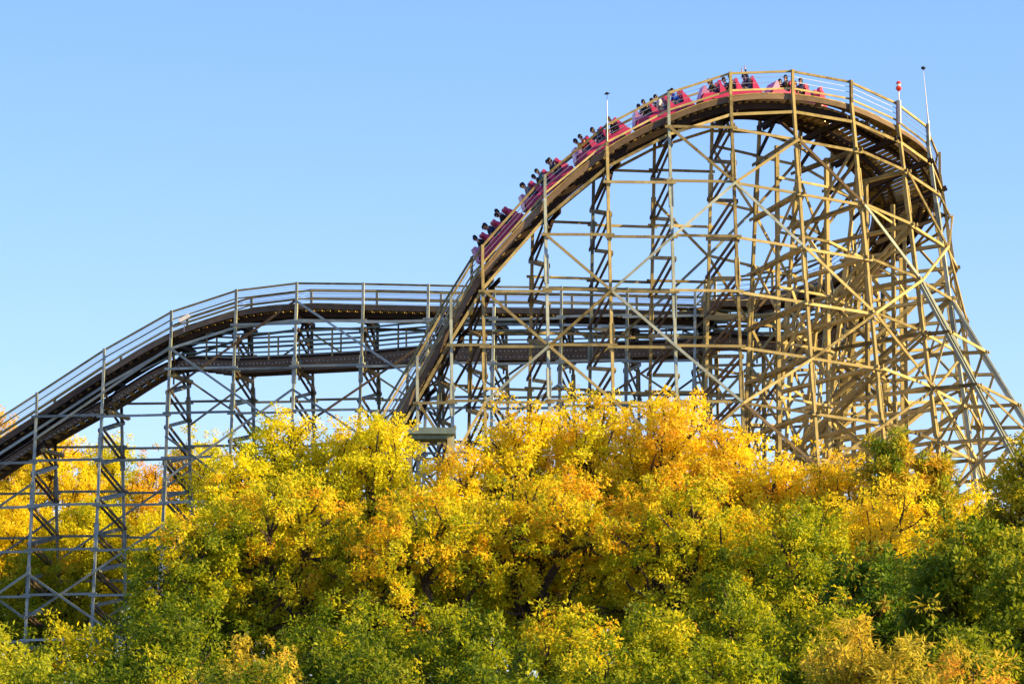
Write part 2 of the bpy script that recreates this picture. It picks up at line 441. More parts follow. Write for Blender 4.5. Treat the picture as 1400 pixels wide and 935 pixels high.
    # girts between the middle posts
    if any(i_[7] for i_ in info):
        for k in range(-8, 12):
            m = nb()
            for j in range(len(info)-1):
                a, b_ = info[j][7], info[j+1][7]
                if a is None or b_ is None: continue
                za = z0+k*pitch+pitch*.45-ZOFF[info[j][0].i]; zb = z0+k*pitch+pitch*.45-ZOFF[info[j+1][0].i]
                if za < min(a.z, b_.z)-.2 and za > gzs[j] and zb > gzs[j+1]:
                    o_ = outn(info[j][0].theta)*.16
                    m.beam(Vector((a.x, a.y, za))+o_, Vector((b_.x, b_.y, zb))+o_, .07, .13, o_)
            if m.v: m.build('girt', TM, root)
    # raker girts
    if any(i_[6] for i_ in info):
        for k in range(-12, 12):
            z = z0 + k*pitch; m = nb(); any_ = False
            for j in range(len(info)-1):
                r1, r2 = info[j][6], info[j+1][6]
                if r1 and r2 and z < min(r1[0].z, r2[0].z)-0.5 and z-ZOFF[info[j+1][0].i] > gzs[j]:
                    f_ = lambda r, z: r[0]+r[2]*((r[0].z-z)*r[1]+0.2)+Vector((0, 0, z-r[0].z))
                    a, b_ = f_(r1, z-ZOFF[info[j][0].i]), f_(r2, z-ZOFF[info[j+1][0].i]); m.beam(a, b_, 0.07, 0.14, r1[2]); any_ = True
                    if k % 2 == j % 2 and z-pitch > gzs[j]:
                        z2 = z-pitch-ZOFF[info[j+1][0].i]; c_ = r2[0]+r2[2]*((r2[0].z-z2)*r2[1]+0.3)+Vector((0, 0, z2-r2[0].z)); m.beam(a, c_, 0.06, 0.13, r1[2])
            if any_: m.build('girt', TM, root)
    # chord boards under the track, then sloping braces on both faces
    for s_, nm in ((1, 1), (-1, 2)):
        m = nb()
        for j in range(len(info)-1):
            up_ = -1.05 if s_ == 1 else -1.0
            a = edge(info[j][0], s_, up_, 2.3); b_ = edge(info[j+1][0], s_, up_, 2.3)
            m.beam(a, b_, 0.08, 0.15, outn(info[j][0].theta))
        m.build('chord_board', TM, root)
    return root, info, nb
def braces(root, info, nb, z0, pitch, face, keep, span=1, w=0.14, par=0):
    li = 1 if face > 0 else 2; n = len(info)
    tops = [i_[3].z if face > 0 else i_[4].z for i_ in info]
    count = 0
    for k in range(-10, 12):
        for dirn in (1, -1):
            for j in range(n):
                if (j//span + k + par) % 2 or (j % span): continue
                j2 = j + dirn*span
                if not 0 <= j2 < n: continue
                z1 = z0+k*pitch-ZOFF.get(info[j][0].i, 0); z2 = z0+(k-span)*pitch-ZOFF.get(info[j2][0].i, 0)
                if z1 > tops[j]+0.2 or z2 < info[j][5] or z2 > tops[j2]-0.7: continue
                if not keep(j, k, dirn): continue
                off = outn(info[j][0].theta)*face*(0.29 if dirn > 0 else 0.37)
                m = nb(); m.beam(info[j][li](z1)+off, info[j2][li](z2)+outn(info[j2][0].theta)*face*(0.29 if dirn > 0 else 0.37), 0.08, w, off)
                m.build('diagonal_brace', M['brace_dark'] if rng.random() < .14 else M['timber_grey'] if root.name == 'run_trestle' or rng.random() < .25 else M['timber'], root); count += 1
    return count
hill_st = [s for s in stations if s.zone == 'hill']
turn_st = [hill_st[-1]] + [s for s in stations if s.zone == 'turn']
run_st = [turn_st[-1]] + [s for s in stations if s.zone == 'run']
# bents belong to one trestle only
def bent_owner(lst): return lst
r1, i1, n1 = trestle('hill_trestle', 'tall weathered timber trestle under the climbing hill where the train descends', hill_st, GP, GIRT0, True)
rr_ = random.Random(3)
J0 = len(hill_st)-5        # index of the post where the train's first car is
def lattice(j, k, d):
    return (j+k) in (-5, -3, 1, 3, 7, 9, 11, 13) if d > 0 else (j-k) in (-3, 1, 5, 7, 9, 13)
keepA = lambda j, k, d: lattice(j-J0, k, d)
print('hill braces', braces(r1, i1, n1, GIRT0, GP, 1, keepA, par=(J0+1) % 2), braces(r1, i1, n1, GIRT0, GP, -1, lambda j, k, d: rr_.random() < 0.5))
tt = [s for s in stations if s.zone == 'turn']
r2, i2, n2 = trestle('turnaround_trestle', 'dense curved timber trestle with raking buttress posts under the high turn at right', tt, GP, GIRT0, False)
i2x = [i1[-1]] + i2
print('turn braces', braces(r2, i2x, n2, GIRT0, GP, 1, lambda j, k, d: j < 9 and lattice(j+4, k, d), par=1), braces(r2, i2x, n2, GIRT0, GP, -1, lambda j, k, d: rr_.random() < 0.85))
# tie the turn to the crest bent
for k in range(-8, 12):
    m = n2(); z = GIRT0 + k*GP; a, b_ = i2x[0], i2x[1]; zb = z - 0.45
    for li, tz, o_ in ((1, 3, 0.18), (2, 4, -0.18)):
        m = n2()
        if z < min(a[tz].z, b_[tz].z)-0.2 and z > a[5]:
            m.beam(a[li](z)+outn(a[0].theta)*o_, b_[li](zb)+outn(b_[0].theta)*o_, 0.08, 0.14, outn(a[0].theta)); m.build('girt', M['timber'], r2)
for s_ in (1, -1): m = n2(); m.beam(edge(a[0], s_, -1.05, 2.3), edge(b_[0], s_, -1.05, 2.3), 0.08, 0.15, outn(a[0].theta)); m.build('chord_board', M['timber'], r2)
rs = [s for s in stations if s.zone == 'run']
RP = 2.6; RZ = P(190, 597, i2[-1][4].y+4).z
r3, i3, n3 = trestle('run_trestle', 'long grey timber trestle with zigzag braces carrying the level run and its drop at left', rs, RP, RZ, True)
print('run braces', braces(r3, i3, n3, RZ, RP, -1, lambda j, k, d: rr_.random() < 0.9, 2, 0.13), braces(r3, i3, n3, RZ-RP/2, RP, 1, lambda j, k, d: rr_.random() < 0.8, 2, 0.12))
a, b_ = i2[-1], i3[0]
for k in range(-8, 12):
    z = RZ + k*RP; m = n3()
    if z < min(a[3].z, b_[3].z)-0.3 and z > b_[5]:
        for li in (1, 2): m = n3(); m.beam(a[li](z), b_[li](z), 0.08, 0.14, outn(171)); m.build('girt', M['timber'], r3)
for s_ in (1, -1): m = n3(); m.beam(edge(a[0], s_, -1.05, 2.3), edge(b_[0], s_, -1.05, 2.3), 0.08, 0.15, outn(171)); m.build('chord_board', M['timber'], r3)

# ------------------------------------------------------------------ lower track on the same trestle
lo_st = [s for s in stations if (s.zone == 'run' and proj(s.c)[0] > -150) or (s.zone == 'turn' and s.theta > 125)]
dzs = []
for s in lo_st:
    px = proj(s.c)[0]
    e_ = edge(s, -1); ex, ey = proj(e_)
    if s.zone == 'run':
        yl = float(np.interp(ex, [-130, -40, 50, 142, 234, 323, 406, 497, 586, 768, 858, 950], [714, 656, 598, 546, 494, 492, 488, 483, 475, 473, 470, 465]))
        dzs.append(P(ex, yl, e_.y).z - e_.z)
    else: dzs.append({169: -2.0, 159: -2.4}.get(s.theta, -2.9))
LF = frames(lo_st, dzs)
low = empty('lower_track', lo_st[5].c + Vector((0, 0, -3.3)), 'lower coaster track with dark bolted side beams running beneath the level upper run', 'coaster track')
lorg = low.location.copy()
def lb(): m = MB(); m.org = lorg; return m
for s_ in (1, -1):
    m = lb()
    for i in range(len(LF)-1):
        dd = 0.72 if i < len(LF)-5*SUB else 0.72-0.37*min(1, (i-(len(LF)-5*SUB))/SUB)
        strip(m, LF[i:i+2], s_*1.22, s_*1.36, -dd, 0.0, 0.3+0.4*((i//SUB*7) % 5)/4)
    m.mi = 1
    for i in range(len(LF)-1):
        f = LF[i]; f1 = LF[i+1]
        for (t, u) in ((rng.uniform(-.06,.06), -0.2), (0.33+rng.uniform(-.08,.08), -0.55), (0.5, -0.22+rng.uniform(-.05,.05)), (0.83+rng.uniform(-.1,.1), -0.53)):
            if i > len(LF)-5*SUB: u = max(u, -0.27)
            q = at(f, s_*1.37, u).lerp(at(f1, s_*1.37, u), t)
            m.beam(q, q + f[2]*s_*0.03, 0.06, 0.06, (0, 0, 1))
    m.build('side_beam', [M['fascia'], M['bolt']], low)
    m = lb(); strip(m, LF, s_*0.62, s_*0.9, -0.05, 0.2); m.build('laminated_stringer', M['joist'], low)
    m = lb(); strip(m, LF, s_*0.6, s_*0.8, 0.2, 0.24, 0.5); m.build('rail', M['steel'], low)
    hand = lb(); posts_ = []
    for i in range(0, len(LF)-4, 4):
        if i > len(LF)-4*SUB: continue
        a, b_ = at(LF[i], s_*1.3, 0), at(LF[i+4], s_*1.3, 0); z_ = Vector((0, 0, 1))
        hand.beam(a+z_*1.55, b_+z_*1.55, 0.07, 0.11, LF[i][2]); hand.beam(a+z_*1.0, b_+z_*1.0, 0.06, 0.13, LF[i][2])
        hand.beam(a+z_*0.45, b_+z_*0.45, 0.06, 0.09, LF[i][2])
        po = lb(); po.beam(a - z_*(1.3 if i % 8 == 0 else 0.3), a+z_*1.6, 0.09, 0.09, LF[i][1]); posts_.append(po)
    h = hand.build('handrail', M['timber_green'], low)
    for po in posts_: po.build('rail_post', M['timber'], h)
m = lb()
for i in range(0, len(LF)-1):
    f = LF[i]; m.beam(at(f, -1.2, -0.1), at(f, 1.2, -0.1), 0.22, 0.1, f[1])
    if i % SUB == 0:
        m.beam(at(f, -2.4, -0.9), at(f, 2.4, -0.9), 0.2, 0.22, f[1])
m.build('crosstie_deck', M['deck'], low)

# service gantry below the foot of the hill
gp = P(588, 592, 217.5)
gan = empty('service_platform', gp, 'flat green grey timber platform crossing the foot of the steep hill', 'platform')
m = MB(); m.box((0, 0, 0), (2.6, 2.6, 0.32)); m.box((0, 0, -0.28), (2.2, 1.8, 0.2)); m.build('platform_deck', M['timber_green'], gan)
for dx in (-1.0, 1.0):
    for dy in (-1.0, 1.0):
        m = MB(); m.beam((dx, dy, -0.35), (dx, dy, ground_z(gp.x, gp.y)-gp.z-0.3), 0.2, 0.2); m.build('post', M['timber'], gan)

# ------------------------------------------------------------------ the train
L_CAR, GAP = 3.3, 0.33
# arc length table (path runs uphill to the right; the train faces down the hill, to the left)
S = [0.0]
for a, b_ in zip(FR[:-1], FR[1:]): S.append(S[-1] + (b_[0]-a[0]).length)
def frame_at(s):
    i = max(0, min(len(S)-2, int(np.searchsorted(S, s))-1)); t = (s-S[i])/(S[i+1]-S[i])
    a, b_ = FR[i], FR[i+1]
    return a[0].lerp(b_[0], t), a[1].lerp(b_[1], t).normalized(), a[2].lerp(b_[2], t).normalized(), a[3].lerp(b_[3], t).normalized()
s_front = None
for i, f in enumerate(FR):
    if proj(at(f, 0, 0.4))[0] > 649: s_front = S[i]; break
def prism(mb_, prof, y0, y1, tone=0.5):
    mb_.sweep([[Vector((x, y0, z)) for x, z in prof], [Vector((x, y1, z)) for x, z in prof]], tone)
ROWS = (0.70, -0.20, -1.10)
def make_car():
    car = empty('coaster_car', (0, 0, 0), 'x', 'coaster car', 'red cars of the coaster train')
    m = MB(); prism(m, [(-1.66,.12),(1.46,.10),(1.64,.30),(1.42,.58),(1.0,.60),(0.8,.52),(-1.5,.52),(-1.70,.34)], -.64, .64)
    m.mi = 1; prism(m, [(1.08,.60),(1.24,1.02),(1.34,1.04),(1.66,.36),(1.46,.60)], -.5, .5)
    m.build('body', [M['car_red'], M['car_pink']], car)
    for xr in ROWS:
        for y in (-.31, .31):
            m = MB(); prism(m, [(xr-.12,.46),(xr-.20,.98),(xr-.26,1.02),(xr-.34,.98),(xr-.52,.50)], y-.27, y+.27)
            prism(m, [(xr-.12,.44),(xr+.38,.48),(xr+.38,.54),(xr-.12,.52)], y-.25, y+.25)
            st = m.build('seat', M['seat_red'], car)
            m = MB(); prism(m, [(xr-.17,.96),(xr-.16,1.17),(xr-.21,1.24),(xr-.31,1.22),(xr-.34,.96)], y-.17, y+.17); m.build('headrest', M['car_red'], st)
            m = MB(); m.tube([(xr+.30,y-.22,.56),(xr+.26,y-.2,.72),(xr+.26,y+.2,.72),(xr+.30,y+.22,.56)], [.025]*4, 6); m.build('lap_bar', M['black'], car)
    for xw in (-1.1, 1.0):
        for s_ in (-1, 1):
            m = MB(); m.tube([(xw, s_*.66, .10), (xw, s_*.78, .10)], [.15, .15], 14); m.build('wheel', M['black'], car)
            m = MB(); m.box((xw, s_*.74, .03), (.5, .08, .16)); m.build('wheel_bracket', M['steel'], car)
    return car
def copy_tree(o, parent=None):
    c = o.copy(); COL.objects.link(c); c.parent = parent
    if parent is not None: c.matrix_parent_inverse = o.matrix_parent_inverse.copy()
    for ch in list(o.children): copy_tree(ch, c)
    return c
def mat_from(f):
    c, t, n, u = f; x = -t; z = u; y = z.cross(x).normalized()
    mt = Matrix((x, y, z)).transposed().to_4x4(); mt.translation = c + u*(-0.02); return mt
ordn = ['first', 'second', 'third', 'fourth', 'fifth', 'sixth']
car0 = make_car(); carM = []
for k in range(6):
    f = frame_at(s_front + L_CAR/2 + k*(L_CAR+GAP))
    # ride on the chord between the two axles
    fa = frame_at(s_front + L_CAR/2 + k*(L_CAR+GAP) - 1.05); fb = frame_at(s_front + L_CAR/2 + k*(L_CAR+GAP) + 1.05)
    t = (fb[0]-fa[0]).normalized(); n_ = (f[2]-t*f[2].dot(t)).normalized(); u = n_.cross(t).normalized()
    if u.z < 0: u = -u
    mt = mat_from(((fa[0]+fb[0])/2, t, n_, u))
    c = car0 if k == 0 else copy_tree(car0)
    c.matrix_world = mt; carM.append(mt)
    c['label'] = {0: 'leading red coaster car with mauve nose, lowest on the steep drop', 5: 'rearmost red coaster car, just right of the crest'}.get(k, 'red coaster car, %s from the front of the train' % ordn[k])

# ------------------------------------------------------------------ riders
def skin_mesh(name, joints, edges, root=0, sub=1):
    me = bpy.data.meshes.new(name); me.from_pydata([j[0] for j in joints], edges, [])
    o = bpy.data.objects.new(name, me); COL.objects.link(o)
    md = o.modifiers.new('skin', 'SKIN'); md.use_smooth_shade = True
    sv = me.skin_vertices[0].data
    for i, j in enumerate(joints):
        r_ = j[1]; sv[i].radius = r_ if isinstance(r_, tuple) else (r_, r_); sv[i].use_root = (i == root)
    md2 = o.modifiers.new('sub', 'SUBSURF'); md2.levels = sub; md2.render_levels = sub
    bpy.context.view_layer.update()
    dg = bpy.context.evaluated_depsgraph_get()
    out = bpy.data.meshes.new_from_object(o.evaluated_get(dg))
    bpy.data.objects.remove(o); out.polygons.foreach_set('use_smooth', [True]*len(out.polygons))
    return out
def rider_proto(pose):
    lean = {'bar': 0.0, 'up': 0.02, 'lean': 0.16, 'duck': 0.26}[pose]
    ch = (lean*0.6, 0, .47-lean*.12); nk = (lean*0.95, 0, .60-lean*.2); hd = (lean*1.1+.02, 0, .74-lean*.3)
    J = [((0,0,.08),(.15,.13)), ((lean*.25,0,.27),(.13,.11)), (ch,(.15,.12)), (nk,.055), ((hd[0],0,hd[2]-.03),(.075,.085)), ((hd[0]+.005,0,hd[2]+.07),(.075,.09))]
    E = [(0,1),(1,2),(2,3),(3,4),(4,5)]
    JJ = []; EE = []      # arms for the jacket
    for s_ in (-1, 1):
        sh = (ch[0], s_*.19, ch[2]+.05)
        if pose == 'up': el = (ch[0]+.08, s_*.27, ch[2]+.30); ha = (ch[0]+.10, s_*.25, ch[2]+.56); fd = Vector((0.02, 0, 1))
        else: el = (ch[0]+.14, s_*.25, ch[2]-.17); ha = (.27, s_*.17, .27); fd = Vector((.8, -s_*.2, -.45)).normalized()
        b = len(J); J += [(sh,.06),(el,.045),(ha,.03)]; E += [(2,b),(b,b+1),(b+1,b+2)]
        pm = Vector(ha)+fd*.07; J.append((tuple(pm), (.035,.02))); E.append((b+2, b+3)); pb = b+3
        side = Vector((0, 1, 0)) if pose == 'up' else Vector((0, 1, 0))
        for q, (off, ln) in enumerate(((-.033,.055),(-.011,.068),(.011,.063),(.033,.048))):
            a = pm + side*off + fd*.025; e1 = a + fd*ln*.6; e2 = e1 + (fd*.5+Vector((0,0,-.6 if pose != 'up' else .3)))*ln*.6
            c = len(J); J += [(tuple(a),.010),(tuple(e1),.009),(tuple(e2),.007)]; E += [(pb,c),(c,c+1),(c+1,c+2)]
        th = Vector(ha)+fd*.03 - side*s_*.04; c = len(J); J += [(tuple(th),.012),(tuple(th+fd*.04-side*s_*.015),.009)]; E += [(b+2,c),(c,c+1)]
        h = len(J); J += [((.03,s_*.09,.04),.09),((.42,s_*.12,.10),.065),((.50,s_*.12,-.26),.045),((.60,s_*.12,-.30),.035)]
        E += [(0,h),(h,h+1),(h+1,h+2),(h+2,h+3)]
    body = skin_mesh('body', J, E)
    # face: nose, ears
    bm = bmesh.new(); bm.from_mesh(body)
    for c, r_ in (((hd[0]+.105,0,hd[2]+.02),(.02,.014,.022)), ((hd[0]+.01,.088,hd[2]+.02),(.02,.012,.03)), ((hd[0]+.01,-.088,hd[2]+.02),(.02,.012,.03))):
        r = bmesh.ops.create_uvsphere(bm, u_segments=8, v_segments=6, radius=1)
        for v in r['verts']: v.co = Vector((v.co.x*r_[0]+c[0], v.co.y*r_[1]+c[1], v.co.z*r_[2]+c[2]))
    for c, r_ in (((hd[0]+.092,.032,hd[2]+.04),(.008,.013,.008)), ((hd[0]+.092,-.032,hd[2]+.04),(.008,.013,.008)), ((hd[0]+.09,0,hd[2]-.03),(.008,.024,.006))):
        r = bmesh.ops.create_uvsphere(bm, u_segments=8, v_segments=5, radius=1)
        for v in r['verts']: v.co = Vector((v.co.x*r_[0]+c[0], v.co.y*r_[1]+c[1], v.co.z*r_[2]+c[2]))
        for v in r['verts']:
            for fc in v.link_faces: fc.material_index = 1
    bm.to_mesh(body); bm.free()
    body.materials.clear(); body.materials.append(M['skin']); body.materials.append(M['hair'])
    # jacket: torso and sleeves, a little larger than the body
    K = [((0,0,.06),(.175,.155)), ((lean*.25,0,.27),(.155,.135)), (ch,(.17,.145)), ((nk[0]-.005,0,nk[2]-.05),(.085,.085))]
    G = [(0,1),(1,2),(2,3)]
    for s_ in (-1, 1):
        sh = (ch[0], s_*.19, ch[2]+.05)
        if pose == 'up': el = (ch[0]+.08, s_*.27, ch[2]+.30); ha = (ch[0]+.10, s_*.252, ch[2]+.53)
        else: el = (ch[0]+.14, s_*.25, ch[2]-.17); ha = (.255, s_*.175, .28)
        b = len(K); K += [(sh,.08),(el,.064),(ha,.046)]; G += [(2,b),(b,b+1),(b+1,b+2)]
    jk = skin_mesh('jacket', K, G); jk.materials.clear(); jk.materials.append(M['cloth'])
    K = [((0,0,.05),(.16,.15))]; G = []
    for s_ in (-1, 1):
        b = len(K); K += [((.03,s_*.09,.03),.11),((.42,s_*.12,.10),.082),((.50,s_*.12,-.24),.062)]; G += [(0,b),(b,b+1),(b+1,b+2)]
    tr = skin_mesh('trousers', K, G); tr.materials.clear(); tr.materials.append(M['cloth'])
    hm = MB(); hm.ellipsoid((hd[0]-.022, 0, hd[2]+.065), (.108, .102, .112), 14, 10)
    hm.ellipsoid((hd[0]-.045, 0, hd[2]-.01), (.075, .09, .10), 12, 8)
    ho = hm.build('hair', M['hair'], smooth=True); hair = ho.data; bpy.data.objects.remove(ho)
    root = empty('person', (0, 0, 0), 'x', 'person', 'riders seated in the coaster train')
    for nm, me in (('body', body), ('jacket', jk), ('trousers', tr), ('hair', hair)):
        o = bpy.data.objects.new(nm, me); COL.objects.link(o); o.parent = root
    return root
PR = {p: rider_proto(p) for p in ('bar', 'up', 'lean', 'duck')}
COLS = {'black': (.015,.015,.02), 'navy': (.02,.035,.11), 'blue': (.02,.10,.55), 'red': (.55,.03,.04), 'orange': (.85,.38,.03),
        'grey': (.22,.23,.26), 'white': (.75,.75,.75), 'teal': (.03,.16,.22), 'yellow': (.8,.55,.08)}
# per car and row: (near seat, far seat) as colour/pose, None where the seat is empty
RID = [[('black','lean'),('navy','bar')], [('navy','lean'),('black','lean')], [('black','duck'),('grey','bar')],
       [('grey','lean'),('navy','bar')], [('teal','bar'),('black','lean')], [('navy','bar'),('black','bar')],
       [('red','bar'),('orange','lean')], [('navy','lean'),('black','bar')], [('black','bar'),None],
       [('black','bar'),('navy','lean')], [('white','lean'),('black','duck')], [('blue','duck'),('grey','bar')],
       [('black','duck'),('navy','bar')], [('black','bar'),('teal','lean')], [('navy','up'),('grey','bar')],
       [('black','bar'),('navy','bar')], [('navy','bar'),('white','bar')], [None,('black','lean')]]
RID = RID[:6] + RID[6:]
posew = {'bar': 'holding the lap bar', 'up': 'with both arms raised', 'lean': 'leaning forward', 'duck': 'ducking low forward'}
used = set()
rcount = 0
# front car nearest the foot: rows count back from the front of the train
for k in range(6):
    for rI in range(3):
        for sI, seat in enumerate(RID[k*3+rI]):
            if seat is None: continue
            colr, pose = seat
            r = PR[pose] if pose not in used else copy_tree(PR[pose])
            used.add(pose)
            # travel direction is -t; the side nearer the camera is +n, which is car-local y = z x x
            near = 1 if (carM[k].to_3x3() @ Vector((0, 1, 0))).y < 0 else -1
            y = (0.31 if sI == 0 else -0.31) * near
            mt = carM[k] @ Matrix.Translation((ROWS[rI]+0.02, y, 0.53)) @ Matrix.Rotation(rr_.uniform(-.1, .1), 4, 'Z') @ Matrix.Scale(rr_.uniform(1.02, 1.12), 4)
            r.matrix_world = mt
            for ch in r.children:
                nm = ch.name.split('.')[0]
                if nm == 'jacket': ch.color = (*COLS[colr], 1)
                if nm == 'trousers': ch.color = (*rr_.choice([COLS['black'], COLS['navy'], (.05,.08,.16)]), 1)
            r['label'] = 'rider in %s jacket %s, %s seat, %s row of the %s car' % (colr, posew[pose], 'near' if sI == 0 else 'far', ordn[rI], ordn[k]) if k < 5 else \
                         'rider in %s jacket %s, %s seat, %s row of the rearmost car' % (colr, posew[pose], 'near' if sI == 0 else 'far', ordn[rI])
            r['group'] = 'riders seated in the coaster train'; rcount += 1
print('riders', rcount)

# ------------------------------------------------------------------ poles and lamps on the structure
def st_near(px, zone=('hill', 'turn')):
    return min([s for s in stations if s.zone in zone], key=lambda s: abs(proj(edge(s, 1, 1.2))[0]-px) + (1000 if s.theta > 95 else 0))
s = st_near(825); b0 = edge(s, 1, 1.2, 2.2)
o = empty('weather_mast', b0, 'thin mast with a small dark wind sensor, left of the crest above the train', 'mast')
m = MB(); m.tube([(0, 0, -0.9), (0, 0, 1.25)], [.04, .02], 6); m.build('pole', M['steel'], o)
m = MB(); m.tube([(0, 0, 1.25), (0, 0, 1.55)], [.012, .012], 5); m.ellipsoid((0, 0, 1.6), (.11, .11, .07)); m.tube([(-.16, 0, 1.55), (.16, 0, 1.62)], [.02, .02]); m.build('sensor', M['black'], o)
s = st_near(1227); b0 = edge(s, 1, 1.2, 2.2)
o = empty('warning_light', b0, 'red and white warning light on a short pole above the right handrail', 'warning light')
m = MB(); m.tube([(0, 0, -1.2), (0, 0, 0.05)], [.13, .13], 8); m.tube([(0, 0, 0), (0, 0, .62)], [.035, .03], 6); m.build('pole', M['steel'], o)
m = MB(); m.tube([(0,0,.55),(0,0,.66),(0,0,.72),(0,0,.80)], [.06,.16,.17,.10], 10); m.build('lamp_base', M['signal_red'], o)
m = MB(); m.tube([(0,0,.80),(0,0,.93)], [.12,.12], 10); m.build('lamp_collar', M['white'], o)
m = MB(); m.tube([(0,0,.93),(0,0,1.02),(0,0,1.08)], [.14,.13,.05], 10); m.build('lens', M['signal_red'], o)
s = st_near(1270); b0 = edge(s, 1, 1.2, 2.2)
o = empty('lightning_rod', b0, 'tall thin rod with a small dark cap, tallest mast at the right of the turn', 'mast')
m = MB(); m.tube([(0, 0, -0.9), (-.05, 0, 0.2)], [.07, .05], 6); m.tube([(-.05, 0, .2), (-.28, 0, 2.9)], [.04, .014], 6); m.build('pole', M['steel'], o)
m = MB(); m.ellipsoid((-.28, 0, 3.05), (.13, .13, .09)); m.tube([(-.28, 0, 2.9), (-.28, 0, 3.05)], [.02, .02]); m.build('cap', M['black'], o)
q = P(252, 436, i3[0][4].y + 4.5)
o = empty('floodlight', q, 'small white floodlight clamped to the handrail at the top of the left drop', 'floodlight')
m = MB(); m.beam((-.3, 0, -.12), (.3, 0, .22), .22, .2); m.build('housing', M['white'], o)
m = MB(); m.beam((0, 0, -.1), (0, 0, -.75), .05, .05); m.build('bracket', M['steel'], o)

# ------------------------------------------------------------------ trees
def kmeans(pts, k, rs, it=6):
    c = pts[rs.choice(len(pts), k, replace=False)]
    for _ in range(it):
        d = ((pts[:, None]-c[None])**2).sum(2); a = d.argmin(1)
        for j in range(k):
            if (a == j).any(): c[j] = pts[a == j].mean(0)
    return a, c
def leaves_mesh(name, cen, tone_c, per, rad, size, rs, aspect=0.5, flat=0.75, outward=None, tonevar=0.2):
    n = len(cen); N = n*per
    C = np.repeat(cen, per, 0); rr = np.repeat(rad, per)[:, None]
    d = rs.normal(size=(N, 3)); d /= np.linalg.norm(d, axis=1)[:, None]
    p = C + d*(rs.random((N, 1))**0.45)*rr*np.array([1, 1, flat])
    # leaf axis: away from the clump centre and drooping; face normal up and random
    ax = d + rs.normal(size=(N, 3))*0.7; ax[:, 2] -= 0.1; ax /= np.linalg.norm(ax, axis=1)[:, None]
    if outward is None: nr = rs.normal(size=(N, 3))*0.7 + np.array([0, 0, 0.75])
    else:
        o_ = p - np.repeat(outward, per, 0); o_ /= np.linalg.norm(o_, axis=1)[:, None]+1e-6
        nr = rs.normal(size=(N, 3))*0.45 + o_*0.9 + np.array([0, 0, 0.35])
    sd_ = np.cross(ax, nr); sd_ /= np.linalg.norm(sd_, axis=1)[:, None]+1e-9
    up = np.cross(sd_, ax)
    s = (size*rs.uniform(0.6, 1.35, (N, 1)))
    w = s*aspect*rs.uniform(0.8, 1.2, (N, 1))
    V = np.empty((N, 4, 3)); V[:, 0] = p; V[:, 1] = p+ax*s*0.45+sd_*w*0.5+up*s*0.06; V[:, 2] = p+ax*s; V[:, 3] = p+ax*s*0.45-sd_*w*0.5+up*s*0.06
    t = np.clip(np.repeat(tone_c, per)+rs.normal(size=N)*tonevar*0.5, 0, 1)
    me = bpy.data.meshes.new(name)
    me.vertices.add(N*4); me.vertices.foreach_set('co', V.reshape(-1))
    me.loops.add(N*4); me.loops.foreach_set('vertex_index', np.arange(N*4, dtype=np.int32))
    me.polygons.add(N); me.polygons.foreach_set('loop_start', np.arange(0, N*4, 4, dtype=np.int32))
    me.update(calc_edges=True)
    a = me.attributes.new('tone', 'FLOAT', 'FACE'); a.data.foreach_set('value', t.astype(np.float32))
    return me
NL = [0]
